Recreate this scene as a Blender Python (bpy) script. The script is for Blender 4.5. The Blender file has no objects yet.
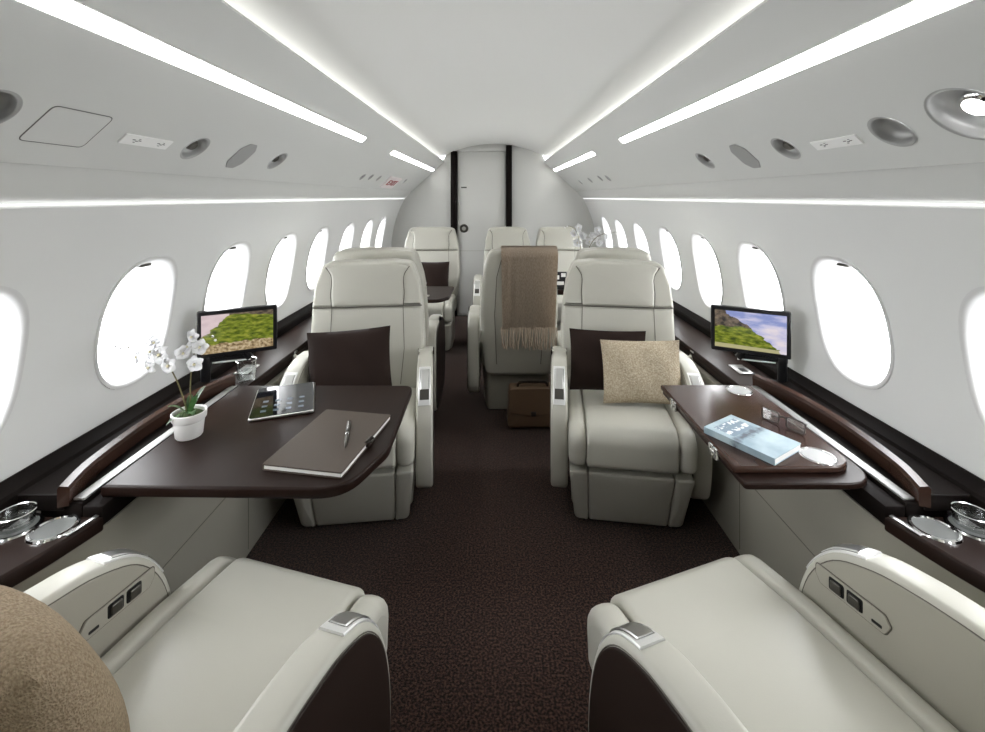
import bpy, bmesh, math, random
from mathutils import Vector, Matrix
random.seed(7)
S = bpy.context.scene
COL = S.collection
PI = math.pi

# ------------------------------------------------------------------ camera
cam = bpy.data.cameras.new('cabin_camera')
cam.sensor_width = 36.0
cam.lens = 465.0 / 985.0 * 36.0
cam.shift_x = -0.0015
cam.shift_y = -169.0 / 985.0
cam.clip_start = 0.02
co = bpy.data.objects.new('cabin_camera', cam)
co.location = (0, 0, 1.3)
co.rotation_euler = (PI / 2, 0, 0)
COL.objects.link(co)
S.camera = co
S.view_settings.view_transform = 'Standard'
S.view_settings.look = 'None'
S.view_settings.gamma = 1.0
S.view_settings.use_curve_mapping = False
S.view_settings.exposure = 1.5
S.cycles.use_denoising = True
S.cycles.max_bounces = 10
S.cycles.diffuse_bounces = 6
S.cycles.glossy_bounces = 4
S.cycles.transmission_bounces = 6
S.cycles.transparent_max_bounces = 12
S.cycles.sample_clamp_indirect = 6.0
S.cycles.caustics_reflective = False
S.cycles.caustics_refractive = False

# ------------------------------------------------------------------ materials
def srgb(r, g, b):
    f = lambda c: (c / 255 / 12.92) if c / 255 <= .04045 else ((c / 255 + .055) / 1.055) ** 2.4
    return (f(r), f(g), f(b), 1)

def mat(name, col, rough=.5, metal=0.0, bump=None, spec=.5, vary=None, coat=0.0, sheen=0.0, trans=0.0, ior=1.45):
    m = bpy.data.materials.new(name); m.use_nodes = True
    nt = m.node_tree; p = nt.nodes['Principled BSDF']
    p.inputs['Base Color'].default_value = col
    p.inputs['Roughness'].default_value = rough
    p.inputs['Metallic'].default_value = metal
    p.inputs['Specular IOR Level'].default_value = spec
    p.inputs['Coat Weight'].default_value = coat
    p.inputs['Sheen Weight'].default_value = sheen
    p.inputs['Transmission Weight'].default_value = trans
    p.inputs['IOR'].default_value = ior
    tc = None
    if bump or vary:
        tc = nt.nodes.new('ShaderNodeTexCoord')
    if bump:
        kind, scale, strength, dist = bump
        mp = nt.nodes.new('ShaderNodeMapping')
        nt.links.new(tc.outputs['Object'], mp.inputs['Vector'])
        mp.inputs['Scale'].default_value = scale if isinstance(scale, tuple) else (scale,) * 3
        if kind == 'noise':
            t = nt.nodes.new('ShaderNodeTexNoise'); t.inputs['Scale'].default_value = 1; t.inputs['Detail'].default_value = 3
            out = t.outputs['Fac']
        elif kind == 'voronoi':
            t = nt.nodes.new('ShaderNodeTexVoronoi'); t.inputs['Scale'].default_value = 1
            out = t.outputs['Distance']
        else:
            t = nt.nodes.new('ShaderNodeTexWave'); t.inputs['Scale'].default_value = 1; t.inputs['Distortion'].default_value = 1.5
            out = t.outputs['Fac']
        nt.links.new(mp.outputs[0], t.inputs['Vector'])
        b = nt.nodes.new('ShaderNodeBump'); b.inputs['Strength'].default_value = strength; b.inputs['Distance'].default_value = dist
        nt.links.new(out, b.inputs['Height']); nt.links.new(b.outputs[0], p.inputs['Normal'])
    if vary:
        scale, col2, lo, hi = vary
        mp = nt.nodes.new('ShaderNodeMapping')
        nt.links.new(tc.outputs['Object'], mp.inputs['Vector'])
        mp.inputs['Scale'].default_value = scale if isinstance(scale, tuple) else (scale,) * 3
        t = nt.nodes.new('ShaderNodeTexNoise'); t.inputs['Scale'].default_value = 1; t.inputs['Detail'].default_value = 4
        nt.links.new(mp.outputs[0], t.inputs['Vector'])
        r = nt.nodes.new('ShaderNodeValToRGB')
        r.color_ramp.elements[0].position = lo; r.color_ramp.elements[0].color = col
        r.color_ramp.elements[1].position = hi; r.color_ramp.elements[1].color = col2
        nt.links.new(t.outputs['Fac'], r.inputs['Fac']); nt.links.new(r.outputs[0], p.inputs['Base Color'])
    return m

def emit(name, col, s):
    m = bpy.data.materials.new(name); m.use_nodes = True
    p = m.node_tree.nodes['Principled BSDF']
    p.inputs['Base Color'].default_value = (.8, .8, .8, 1)
    p.inputs['Emission Color'].default_value = col
    p.inputs['Emission Strength'].default_value = s
    return m

def thin_glass(name, tint=(1, 1, 1, 1), gloss=.12):
    m = bpy.data.materials.new(name); m.use_nodes = True
    nt = m.node_tree; nt.nodes.remove(nt.nodes['Principled BSDF'])
    o = nt.nodes['Material Output']
    a = nt.nodes.new('ShaderNodeBsdfTransparent'); a.inputs[0].default_value = tint
    g = nt.nodes.new('ShaderNodeBsdfGlossy'); g.inputs['Roughness'].default_value = .03
    f = nt.nodes.new('ShaderNodeLayerWeight'); f.inputs[0].default_value = .35
    mu = nt.nodes.new('ShaderNodeMath'); mu.operation = 'MULTIPLY'; mu.inputs[1].default_value = gloss * 4
    nt.links.new(f.outputs['Facing'], mu.inputs[0])
    mx = nt.nodes.new('ShaderNodeMixShader')
    nt.links.new(mu.outputs[0], mx.inputs[0]); nt.links.new(a.outputs[0], mx.inputs[1]); nt.links.new(g.outputs[0], mx.inputs[2])
    nt.links.new(mx.outputs[0], o.inputs[0])
    return m

M = {}
M['wall'] = mat('sidewall_fabric', (.79, .795, .79, 1), .75, bump=('noise', (40, 260, 40), .06, .002), spec=.25)
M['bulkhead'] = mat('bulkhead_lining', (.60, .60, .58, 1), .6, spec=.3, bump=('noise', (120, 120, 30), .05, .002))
M['ceiling'] = mat('headliner', (.78, .78, .76, 1), .8, spec=.2)
M['psu'] = mat('overhead_panel', (.68, .685, .67, 1), .55, spec=.3)
M['psu_edge'] = mat('panel_gap', (.16, .16, .155, 1), .7)
M['frame'] = mat('window_frame_plastic', (.72, .72, .72, 1), .35)
M['leather'] = mat('ivory_leather', (.485, .475, .42, 1), .36, bump=('voronoi', 420, .06, .001), spec=.5)
M['leather_trim'] = mat('greige_leather', (.36, .345, .295, 1), .42, bump=('voronoi', 420, .06, .001), spec=.45)
M['seam'] = mat('seam_thread', (.13, .12, .10, 1), .7)
M['panel_leather'] = mat('sidewall_leather', (.31, .295, .25, 1), .5, bump=('voronoi', 350, .06, .001), spec=.4)
M['brown_leather'] = mat('dark_brown_leather', (.022, .013, .010, 1), .42, bump=('voronoi', 420, .08, .001), spec=.4)
M['wood'] = mat('dark_walnut', (.0135, .0064, .0046, 1), .38, vary=((50, 1.2, 50), (.0165, .0082, .006, 1), .3, .75), spec=.16)
M['wood_rim'] = mat('walnut_rim', (.040, .020, .014, 1), .25, vary=((50, 1.2, 50), (.048, .024, .017, 1), .3, .75), spec=.3)
M['wood_dark'] = mat('ebony_veneer', (.006, .0040, .0034, 1), .6, spec=.1)
M['metal'] = mat('brushed_aluminium', (.72, .72, .71, 1), .28, 1.0)
M['satin'] = mat('satin_metal', (.80, .80, .79, 1), .45, .7)
M['track'] = mat('slide_track_metal', (.42, .42, .41, 1), .5, .6)
M['chrome'] = mat('polished_chrome', (.85, .85, .85, 1), .08, 1.0)
M['dark_metal'] = mat('gunmetal', (.10, .095, .085, 1), .3, .8)
M['black'] = mat('black_plastic', (.008, .008, .009, 1), .3)
M['carpet'] = mat('brown_carpet', (.009, .0045, .0034, 1), .95, bump=('noise', 420, .6, .006), vary=(150, (.105, .055, .041, 1), .42, .66), spec=.05, sheen=.15)
M['brown_cloth'] = mat('chocolate_cloth', (.020, .0115, .009, 1), .85, bump=('noise', (160, 500, 160), .3, .002), spec=.15, sheen=.1)
M['beige_cloth'] = mat('oatmeal_weave', (.33, .27, .19, 1), .9, bump=('noise', 190, .9, .004), vary=(170, (.52, .45, .34, 1), .35, .68), spec=.1)
M['knit'] = mat('fawn_knit', (.25, .19, .125, 1), .9, bump=('voronoi', 330, .8, .003), vary=(240, (.38, .30, .21, 1), .35, .65), spec=.1)
M['throw'] = mat('taupe_wool', (.46, .375, .29, 1), .95, bump=('noise', (330, 330, 90), .7, .003), vary=((260, 260, 60), (.60, .505, .405, 1), .35, .65), spec=.08, sheen=.2)
M['bag'] = mat('tan_bag_leather', (.15, .095, .058, 1), .45, bump=('noise', 140, .15, .002))
M['white_ceramic'] = mat('white_ceramic', (.82, .81, .79, 1), .3)
M['petal'] = mat('white_petal', (.85, .85, .86, 1), .6)
M['petal_core'] = mat('petal_core', (.72, .66, .45, 1), .6)
M['stem'] = mat('orchid_stem', (.16, .14, .06, 1), .5)
M['leaf'] = mat('orchid_leaf', (.06, .13, .05, 1), .35, vary=(30, (.16, .26, .12, 1), .4, .7))
M['moss'] = mat('moss', (.05, .08, .02, 1), .95, bump=('noise', 250, 1, .01))
M['folder'] = mat('taupe_folder', (.062, .045, .034, 1), .5, bump=('voronoi', 600, .12, .001))
M['paper'] = mat('paper', (.78, .77, .74, 1), .8)
M['placard'] = mat('placard_white', (.90, .90, .89, 1), .5)
M['mark'] = mat('placard_print', (.14, .14, .14, 1), .6)
M['sign_white'] = mat('exit_sign_white', (.80, .74, .74, 1), .4)
M['sign_red'] = mat('exit_sign_red', (.38, .03, .04, 1), .5)
M['grille'] = mat('speaker_grille', (.36, .36, .355, 1), .7, bump=('voronoi', 500, .3, .001))
M['recess'] = mat('recess_bowl', (.42, .42, .415, 1), .35, .3)
M['lens'] = mat('clear_lens', (.55, .55, .55, 1), .2, 0.0)
M['glass'] = thin_glass('drinking_glass', (.97, .98, .98, 1), .22)
M['pane'] = thin_glass('window_pane_acrylic', (1, 1, 1, 1), .04)
M['cup_mesh'] = mat('cup_well', (.16, .165, .16, 1), .5, .2, bump=('noise', 200, .2, .001))
M['cup_shaded'] = mat('cup_well_shaded', (.48, .485, .485, 1), .3)  # shade of a recess put into the flat well's colour
M['led'] = emit('led_strip', (1, .995, .97, 1), 5.5)
M['cove_led'] = emit('cove_led', (1, .99, .96, 1), .8)
M['wash_led'] = emit('wash_led', (1, 1, 1, 1), .45)
M['lamp'] = emit('reading_lamp', (1, 1, 1, 1), 9.0)
M['tablet_glass'] = mat('tablet_glass', (.006, .007, .010, 1), .05, spec=.8)
M['icon'] = mat('tablet_icons', (.06, .085, .12, 1), .3)

# ------------------------------------------------------------------ mesh helpers
def finish(bm, name, m, parent=None, sharp=40, smooth=True):
    bmesh.ops.recalc_face_normals(bm, faces=bm.faces)
    me = bpy.data.meshes.new(name); bm.to_mesh(me); bm.free()
    for p in me.polygons: p.use_smooth = smooth
    if smooth: me.set_sharp_from_angle(angle=math.radians(sharp))
    for p in me.polygons:
        if len(p.vertices) > 6: p.use_smooth = False
    me.materials.append(M[m] if isinstance(m, str) else m)
    o = bpy.data.objects.new(name, me); COL.objects.link(o)
    if parent is not None: o.parent = parent
    return o

def tag(o, label=None, cat=None, group=None, kind=None):
    if label: o['label'] = label
    if cat: o['category'] = cat
    if group: o['group'] = group
    if kind: o['kind'] = kind
    return o

def thing(name, label, cat, loc=(0, 0, 0), rotz=0, group=None, kind=None):
    o = bpy.data.objects.new(name, None); o.empty_display_size = .05; COL.objects.link(o)
    o.location = loc; o.rotation_euler = (0, 0, rotz)
    return tag(o, label, cat, group, kind)

def copy_tree(o, parent=None):
    c = o.copy(); COL.objects.link(c)
    if parent is not None: c.parent = parent
    for ch in list(o.children): copy_tree(ch, c)
    return c

def BM(): return bmesh.new()

def box(bm, x0, x1, y0, y1, z0, z1, r=0, seg=2):
    b = bmesh.new()
    bmesh.ops.create_cube(b, size=1)
    for v in b.verts:
        v.co = Vector(((x0 + x1) / 2 + v.co.x * (x1 - x0), (y0 + y1) / 2 + v.co.y * (y1 - y0), (z0 + z1) / 2 + v.co.z * (z1 - z0)))
    if r: bmesh.ops.bevel(b, geom=list(b.edges), offset=r, segments=seg, affect='EDGES', profile=.5)
    me = bpy.data.meshes.new('tmp'); b.to_mesh(me); b.free(); bm.from_mesh(me); bpy.data.meshes.remove(me)
    return bm

def rpoly(pts, r, n=5):
    """closed polygon with rounded corners; r a number or one per corner"""
    out = []; N = len(pts)
    for i in range(N):
        p = Vector(pts[i]); a = Vector(pts[i - 1]) - p; b = Vector(pts[(i + 1) % N]) - p
        rr = r[i] if isinstance(r, (list, tuple)) else r
        la, lb = a.length, b.length
        if rr <= 1e-6: out.append(tuple(p)); continue
        a.normalize(); b.normalize()
        ang = a.angle(b); d = min(rr / math.tan(ang / 2), la * .48, lb * .48)
        q0 = p + a * d; q1 = p + b * d
        for k in range(n + 1):
            t = k / n
            out.append(tuple((1 - t) ** 2 * q0 + 2 * t * (1 - t) * p + t * t * q1))
    return out

def crom(pts, n=6, closed=True):
    out = []; N = len(pts)
    rng = range(N) if closed else range(N - 1)
    for i in rng:
        g = (lambda k: Vector(pts[k % N])) if closed else (lambda k: Vector(pts[max(0, min(N - 1, k))]))
        p0, p1, p2, p3 = g(i - 1), g(i), g(i + 1), g(i + 2)
        for k in range(n):
            t = k / n
            out.append(tuple(.5 * ((2 * p1) + (p2 - p0) * t + (2 * p0 - 5 * p1 + 4 * p2 - p3) * t * t + (3 * p1 - p0 - 3 * p2 + p3) * t ** 3)))
    if not closed: out.append(tuple(pts[-1]))
    return out

def inset(outline, r):
    N = len(outline)
    if r == 0: return list(outline)
    area = sum(outline[i][0] * outline[(i + 1) % N][1] - outline[(i + 1) % N][0] * outline[i][1] for i in range(N))
    sg = 1 if area > 0 else -1
    res = []
    for i in range(N):
        p = Vector(outline[i]); a = Vector(outline[i - 1]); b = Vector(outline[(i + 1) % N])
        e1 = (p - a); e2 = (b - p)
        if e1.length < 1e-9: e1 = e2
        if e2.length < 1e-9: e2 = e1
        e1.normalize(); e2.normalize()
        n1 = Vector((-e1.y, e1.x)) * sg; n2 = Vector((-e2.y, e2.x)) * sg
        n = n1 + n2
        if n.length < 1e-6: n = n1
        n.normalize()
        res.append(tuple(p + n * r / max(.5, n.dot(n1))))
    return res

def puff(bm, outline, d0, d1, r, mp, k=4, bulge0=0, bulge1=0, caps=(.8, .55, .3)):
    """extrude a 2D outline from depth d0 to d1 with rounded edges r and softly domed end faces"""
    rings = []
    for i in range(k + 1):
        a = i / k * PI / 2
        rings.append((inset(outline, r * (1 - math.sin(a))), d0 + r * (1 - math.cos(a))))
    for i in range(k, -1, -1):
        a = i / k * PI / 2
        rings.append((inset(outline, r * (1 - math.sin(a))), d1 - r * (1 - math.cos(a))))
    vr = [[bm.verts.new(mp(u, v, d)) for u, v in ring] for ring, d in rings]
    N = len(outline)
    for A, B in zip(vr, vr[1:]):
        for i in range(N):
            j = (i + 1) % N
            bm.faces.new((A[i], A[j], B[j], B[i]))
    for (ring, d), base, bl, sg in ((rings[0], vr[0], bulge0, -1), (rings[-1], vr[-1], bulge1, 1)):
        cx = sum(p[0] for p in ring) / N; cy = sum(p[1] for p in ring) / N
        prev = base
        if bl == 0:
            bm.faces.new(prev); continue
        for s in caps:
            cur = [bm.verts.new(mp(cx + (u - cx) * s, cy + (v - cy) * s, d + sg * bl * (1 - s * s))) for u, v in ring]
            for i in range(N):
                j = (i + 1) % N
                bm.faces.new((prev[i], prev[j], cur[j], cur[i]))
            prev = cur
        c = bm.verts.new(mp(cx, cy, d + sg * bl))
        for i in range(N): bm.faces.new((prev[i], prev[(i + 1) % N], c))
    return bm

XY = lambda u, v, d: (u, v, d)
XZ = lambda u, v, d: (u, d, v)
YZ = lambda u, v, d: (d, u, v)

def tube(bm, pts, r, n=8, closed=False, cap=True):
    pts = [Vector(p) for p in pts]; N = len(pts); rings = []
    up = None
    for i, p in enumerate(pts):
        if closed: t = pts[(i + 1) % N] - pts[i - 1]
        else: t = pts[min(i + 1, N - 1)] - pts[max(i - 1, 0)]
        t.normalize()
        if up is None: up = Vector((0, 0, 1)) if abs(t.z) < .9 else Vector((1, 0, 0))
        s = t.cross(up)
        if s.length < 1e-5: s = t.cross(Vector((.3, 1, .2)))
        s.normalize(); up = s.cross(t).normalized()
        rr = r[i] if isinstance(r, (list, tuple)) else r
        rings.append([bm.verts.new(p + rr * (math.cos(2 * PI * k / n) * s + math.sin(2 * PI * k / n) * up)) for k in range(n)])
    pairs = list(zip(rings, rings[1:])) + ([(rings[-1], rings[0])] if closed else [])
    for A, B in pairs:
        for k in range(n): bm.faces.new((A[k], A[(k + 1) % n], B[(k + 1) % n], B[k]))
    if cap and not closed:
        bm.faces.new(rings[0]); bm.faces.new(rings[-1])
    return bm

def lathe(bm, prof, n=32, c=(0, 0, 0), mtx=None):
    rings = []
    for r, z in prof:
        if r < 1e-6:
            v = Vector((c[0], c[1], c[2] + z)); v = mtx @ v if mtx else v
            rings.append([bm.verts.new(v)])
        else:
            ring = []
            for k in range(n):
                v = Vector((c[0] + r * math.cos(2 * PI * k / n), c[1] + r * math.sin(2 * PI * k / n), c[2] + z))
                ring.append(bm.verts.new(mtx @ v if mtx else v))
            rings.append(ring)
    for A, B in zip(rings, rings[1:]):
        for k in range(n):
            j = (k + 1) % n
            if len(A) == 1 and len(B) == 1: continue
            if len(A) == 1: bm.faces.new((A[0], B[j], B[k]))
            elif len(B) == 1: bm.faces.new((A[k], A[j], B[0]))
            else: bm.faces.new((A[k], A[j], B[j], B[k]))
    return bm

def sheet(bm, rows):
    vr = [[bm.verts.new(p) for p in row] for row in rows]
    for A, B in zip(vr, vr[1:]):
        for i in range(len(A) - 1): bm.faces.new((A[i], A[i + 1], B[i + 1], B[i]))
    return bm

# ------------------------------------------------------------------ cabin shell
YB, YF = -1.0, 5.12
WR, WC = 1.13, .72
def wx(z): return math.sqrt(max(0, WR * WR - (z - WC) ** 2)) if z > .5 else 1.1085
WIN = [.435, .945, 1.455, 1.94, 2.425, 2.92, 3.48, 4.03, 4.53]
WZ, WA, WBH = .915, .150, .195      # window centre height, half width, half height
ORD = ['level with the near seat back',
       'above the cup holders, nearest the viewer', 'above the folding table, second from the viewer', 'directly behind the screen, third from the viewer',
       'just past the screen, fourth from the viewer', 'beside the headrest, fifth from the viewer', 'third from the far bulkhead', 'second from the far bulkhead', 'closest to the far bulkhead']

def sup(a, b, n, t):
    c, s = math.cos(t), math.sin(t)
    return (a * math.copysign(abs(c) ** (2 / n), c), b * math.copysign(abs(s) ** (2 / n), s))

def build_wall(sx):
    bm = BM()
    ya = [YB] + [(a + b) / 2 for a, b in zip(WIN, WIN[1:])] + [YF]
    z0, z1 = .69, 1.14
    def strip(za, zb, n):
        sheet(bm, [[(sx * wx(za + (zb - za) * i / n), y, za + (zb - za) * i / n) for y in ya] for i in range(n + 1)])
    strip(-.02, z0, 10); strip(z1, 1.278, 6)
    K = 12
    for i, wy in enumerate(WIN):
        a, b = ya[i], ya[i + 1]
        per = [(a + (b - a) * k / K, z0) for k in range(K)] + [(b, z0 + (z1 - z0) * k / K) for k in range(K)] + \
              [(b - (b - a) * k / K, z1) for k in range(K)] + [(a, z1 - (z1 - z0) * k / K) for k in range(K)]
        rings = []
        hole = []
        for (y, z) in per:
            u, v = y - wy, z - WZ
            s = (abs(u / (WA - .004)) ** 2.5 + abs(v / (WBH - .004)) ** 2.5) ** (-1 / 2.5)
            hole.append((wy + u * s, WZ + v * s))
        for t in (0, .3, .6, .85, 1):
            rings.append([bm.verts.new((sx * wx(z * (1 - t) + hz * t), y * (1 - t) + hy * t, z * (1 - t) + hz * t)) for (y, z), (hy, hz) in zip(per, hole)])
        for A, B in zip(rings, rings[1:]):
            for k in range(len(A)):
                j = (k + 1) % len(A); bm.faces.new((A[k], A[j], B[j], B[k]))
    bmesh.ops.remove_doubles(bm, verts=bm.verts, dist=1e-5)
    side = 'right' if sx > 0 else 'left'
    return tag(finish(bm, 'wall_' + side, 'wall', sharp=60), 'pale grey cabin side wall with oval windows, %s side' % side, 'wall', kind='structure')

def build_window(sx, i, num):
    side = 'right' if sx > 0 else 'left'
    wy = WIN[i]
    t = thing('window_%d' % num, 'bright oval cabin window on the %s wall, %s' % (side, ORD[i]), 'window', (sx * wx(WZ), wy, WZ), kind='structure')
    def ring(bm, a, b, dep, N=48):
        vs = []
        for k in range(N):
            u, v = sup(a, b, 2.5, 2 * PI * k / N)
            vs.append(bm.verts.new((sx * (wx(WZ + v) + dep - wx(WZ)), u, v)))
        return vs
    bm = BM()
    spec = [(WA + .006, WBH + .006, .004), (WA + .005, WBH + .005, -.004), (WA - .002, WBH - .002, -.005), (WA - .010, WBH - .010, .002),
            (WA - .017, WBH - .017, .020), (WA - .021, WBH - .021, .030), (WA - .024, WBH - .024, .034), (WA - .027, WBH - .027, .060), (WA - .031, WBH - .031, .084)]
    rs = [ring(bm, *s) for s in spec]
    for A, B in zip(rs, rs[1:]):
        for k in range(48): j = (k + 1) % 48; bm.faces.new((A[k], A[j], B[j], B[k]))
    finish(bm, 'window_frame', 'frame', t, sharp=50)
    bm = BM()
    r1 = ring(bm, WA - .030, WBH - .030, .081); r2 = ring(bm, (WA - .030) * .5, (WBH - .030) * .5, .081)
    for k in range(48): j = (k + 1) % 48; bm.faces.new((r1[k], r1[j], r2[j], r2[k]))
    bm.faces.new(r2)
    finish(bm, 'window_pane', 'pane', t)
    bm = BM()
    zt = WBH - .024
    xx = sx * (wx(WZ + zt) - wx(WZ))
    box(bm, min(xx + sx * .018, xx + sx * .034), max(xx + sx * .018, xx + sx * .034), -.022, .022, zt - .004, zt + .004, .002)
    finish(bm, 'shade_tab', 'dark_metal', t)
    # light portal: real daylight enters here
    L = bpy.data.lights.new('window_portal', 'AREA'); L.shape = 'RECTANGLE'; L.size = .27; L.size_y = .36
    L.cycles.is_portal = True
    lo = bpy.data.objects.new('window_portal', L); COL.objects.link(lo)
    lo.location = (sx * (wx(WZ) + .095), wy, WZ); lo.rotation_euler = (0, sx * PI / 2, 0)
    return t

for sx in (-1, 1): build_wall(sx)
n = 0
for sx in (-1, 1):
    for i in range(len(WIN)):
        n += 1; build_window(sx, i, n)

bm = BM(); box(bm, -1.05, 1.05, YB, YF + .02, -.03, 0)
tag(finish(bm, 'floor', 'carpet', smooth=False), 'dark brown carpeted cabin floor', 'floor', kind='structure')

# ceiling vault (0,1.885) -> lip
def vault(x): return 1.885 - .125 * (x / .535) ** 2 if x < .56 else 1.748 - (x - .56) * .35
bm = BM()
xs = [-.66, -.61] + [i * .04 for i in range(-14, 15)] + [.61, .66]
prof = [(-.68, 1.57)] + [(x, vault(abs(x))) for x in xs] + [(.68, 1.57)]
sheet(bm, [[(x, y, z) for x, z in prof] for y in (YB, 1, 3, YF)])
tag(finish(bm, 'ceiling', 'ceiling', sharp=50), 'white vaulted cabin ceiling between the light coves', 'ceiling', kind='structure')

# overhead panels
PA, PB = (.905, 1.364), (.545, 1.691)
PD = Vector((PB[0] - PA[0], 0, PB[1] - PA[1])).normalized()   # up-slope for the right-hand panel
def psu_mtx(sx, Y, t, off=0.0):
    e2 = Vector((sx * PD.x, 0, PD.z)); nrm = Vector((-sx * PD.z, 0, PD.x)) if True else None
    # normal into the cabin points down and inward
    nrm = Vector((-sx * PD.z, 0, -abs(PD.x)))
    e1 = e2.cross(nrm)                                            # so that e1 x e2 = n
    o = Vector((sx * PA[0], Y, PA[1])) + e2 * t + nrm * off
    return Matrix(((e1.x, e2.x, nrm.x, o.x), (e1.y, e2.y, nrm.y, o.y), (e1.z, e2.z, nrm.z, o.z), (0, 0, 0, 1)))

CUPS = {-1: [(.75, .118, .042), (1.285, .106, .040), (1.765, .110, .042), (2.95, .095, .026), (3.12, .105, .026), (3.33, .107, .026), (4.25, .12, .030)],
        1: [(.80, .118, .062), (.965, .108, .042), (1.312, .110, .041), (1.802, .116, .041), (3.36, .109, .03), (3.57, .120, .03), (3.95, .118, .03), (4.4, .115, .03)]}

def build_psu(sx, num):
    bm = BM()
    nrm = Vector((PD.z, 0, abs(PD.x)))
    th = .05
    sec = [(PA[0], PA[1]), (PB[0], PB[1]), (PB[0] + nrm.x * .02 + .0, PB[1] + nrm.z * .02), (PA[0] + nrm.x * .02, PA[1] + nrm.z * .02)]
    a = [bm.verts.new((sx * x, YB, z)) for x, z in sec]; b = [bm.verts.new((sx * x, YF, z)) for x, z in sec]
    for i in range(4):
        j = (i + 1) % 4; bm.faces.new((a[i], a[j], b[j], b[i]))
    bm.faces.new(a); bm.faces.new(b)
    o = finish(bm, 'trim_%d' % num, 'psu', sharp=30)
    cut = BM()
    for (Y, t, r) in CUPS[sx]:
        mt = psu_mtx(sx, Y, t)
        lathe(cut, [(0, -.06), (r, -.06), (r, .03), (0, .03)], 40, mtx=mt)
    bmesh.ops.recalc_face_normals(cut, faces=cut.faces)
    cm = bpy.data.meshes.new('cut'); cut.to_mesh(cm); cut.free()
    c = bpy.data.objects.new('cut', cm); COL.objects.link(c)
    md = o.modifiers.new('b', 'BOOLEAN'); md.object = c; md.operation = 'DIFFERENCE'; md.solver = 'EXACT'
    bpy.context.view_layer.update()
    me = bpy.data.meshes.new_from_object(o.evaluated_get(bpy.context.evaluated_depsgraph_get()))
    o.modifiers.clear(); old = o.data; o.data = me; me.name = 'trim'
    bpy.data.objects.remove(c); bpy.data.meshes.remove(cm)
    for p in me.polygons: p.use_smooth = False
    side = 'right' if sx > 0 else 'left'
    tag(o, 'sloping grey overhead panel carrying lamps and vents, %s side' % side, 'panel', kind='structure')
build_psu(-1, 1); build_psu(1, 2)

for sx, num in ((-1, 3), (1, 4)):
    side = 'right' if sx > 0 else 'left'
    bm = BM()
    p = crom([(.912, 1.378), (.918, 1.358), (.932, 1.335), (.958, 1.305), (.985, 1.288)], 5, False)
    p = [(.935, 1.39)] + list(p) + [(.985, 1.290), (wx(1.29) + .012, 1.290), (wx(1.278), 1.276)]
    sheet(bm, [[(sx * x, y, z) for x, z in p] for y in (YB, 2, YF)])
    tag(finish(bm, 'trim_%d' % num, 'psu', sharp=50), 'curved soffit strip under the overhead panel, %s side' % side, 'trim', kind='structure')
    # the shadow gap behind the panel edge and the cove back
    # cove LED hidden above the lip
    bm = BM(); box(bm, min(sx * .590, sx * .625), max(sx * .590, sx * .625), YB + .02, YF - .01, 1.678, 1.686)
    t = thing('cove_light', 'hidden cove light washing the ceiling above the %s overhead panel' % side, 'light', (0, 0, 0))
    finish(bm, 'diffuser', 'cove_led', t, smooth=False)
    bm = BM(); tube(bm, [(sx * .9085, YB + .01, 1.3655), (sx * .9085, YF - .01, 1.3655)], .0016, 6)
    gp = finish(bm, 'gap_line', 'psu_edge', bpy.data.objects['trim_%d' % (num - 2)])
    # thin wash light at wall head
    bm = BM(); x = wx(1.278) + .004
    box(bm, min(sx * (x - .010), sx * (x - .003)), max(sx * (x - .010), sx * (x - .003)), YB + .02, YF - .01, 1.282, 1.286)
    t = thing('wash_light', 'thin bright line of light along the top of the %s wall' % side, 'light', (0, 0, 0))
    finish(bm, 'diffuser', 'wash_led', t, smooth=False)

# LED strips in the overhead panels
def strip_light(sx, y0, y1, label):
    t = thing('strip_light', label, 'ceiling light', (0, 0, 0), group='strip lights in the overhead panels')
    bm = BM(); L = y1 - y0
    o = rpoly([(-L / 2, -.0172), (L / 2, -.0172), (L / 2, .0172), (-L / 2, .0172)], .014, 4)
    puff(bm, o, -.004, .003, .0015, XY, 1)
    d = finish(bm, 'diffuser', 'led', t, smooth=False)
    ob = rpoly([(-L / 2 - .003, -.0205), (L / 2 + .003, -.0205), (L / 2 + .003, .0205), (-L / 2 - .003, .0205)], .014, 4)
    bm = BM(); puff(bm, ob, -.004, .0015, .0005, XY, 1); e = finish(bm, 'bezel', 'psu', t, smooth=False)
    t.matrix_world = psu_mtx(sx, (y0 + y1) / 2, .3345)
strip_light(-1, .05, 2.35, 'long white strip light above the left table and windows')
strip_light(-1, 2.99, 5.03, 'short white strip light near the bulkhead, above the exit sign')
strip_light(1, .05, 2.40, 'long white strip light above the right table and windows')
strip_light(1, 3.05, 5.05, 'short white strip light near the bulkhead, above the right wall')

# bulkheads
bm = BM()
def prof_pts():
    p = [(x, vault(abs(x))) for x in [i * .05 for i in range(-10, 11)]]
    right = [(.545, 1.691), (.905, 1.364), (.98, 1.29)] + [(wx(z), z) for z in (1.2, 1.1, 1.0, .9, .8, .7, .6, .45, .3, .15, 0)]
    return p + right + [(-x, z) for x, z in reversed(right)]
pp = prof_pts()
def bulk(name, y, label):
    bm = BM()
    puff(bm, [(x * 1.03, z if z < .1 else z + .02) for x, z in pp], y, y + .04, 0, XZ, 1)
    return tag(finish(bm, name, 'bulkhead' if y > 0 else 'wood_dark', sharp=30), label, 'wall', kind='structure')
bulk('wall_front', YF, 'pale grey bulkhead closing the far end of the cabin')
bulk('wall_back', YB - .04, 'unseen bulkhead behind the viewpoint, dark wood chosen to cut bounce light')  # never in view; dark finish given to reduce light bouncing from behind

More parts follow.
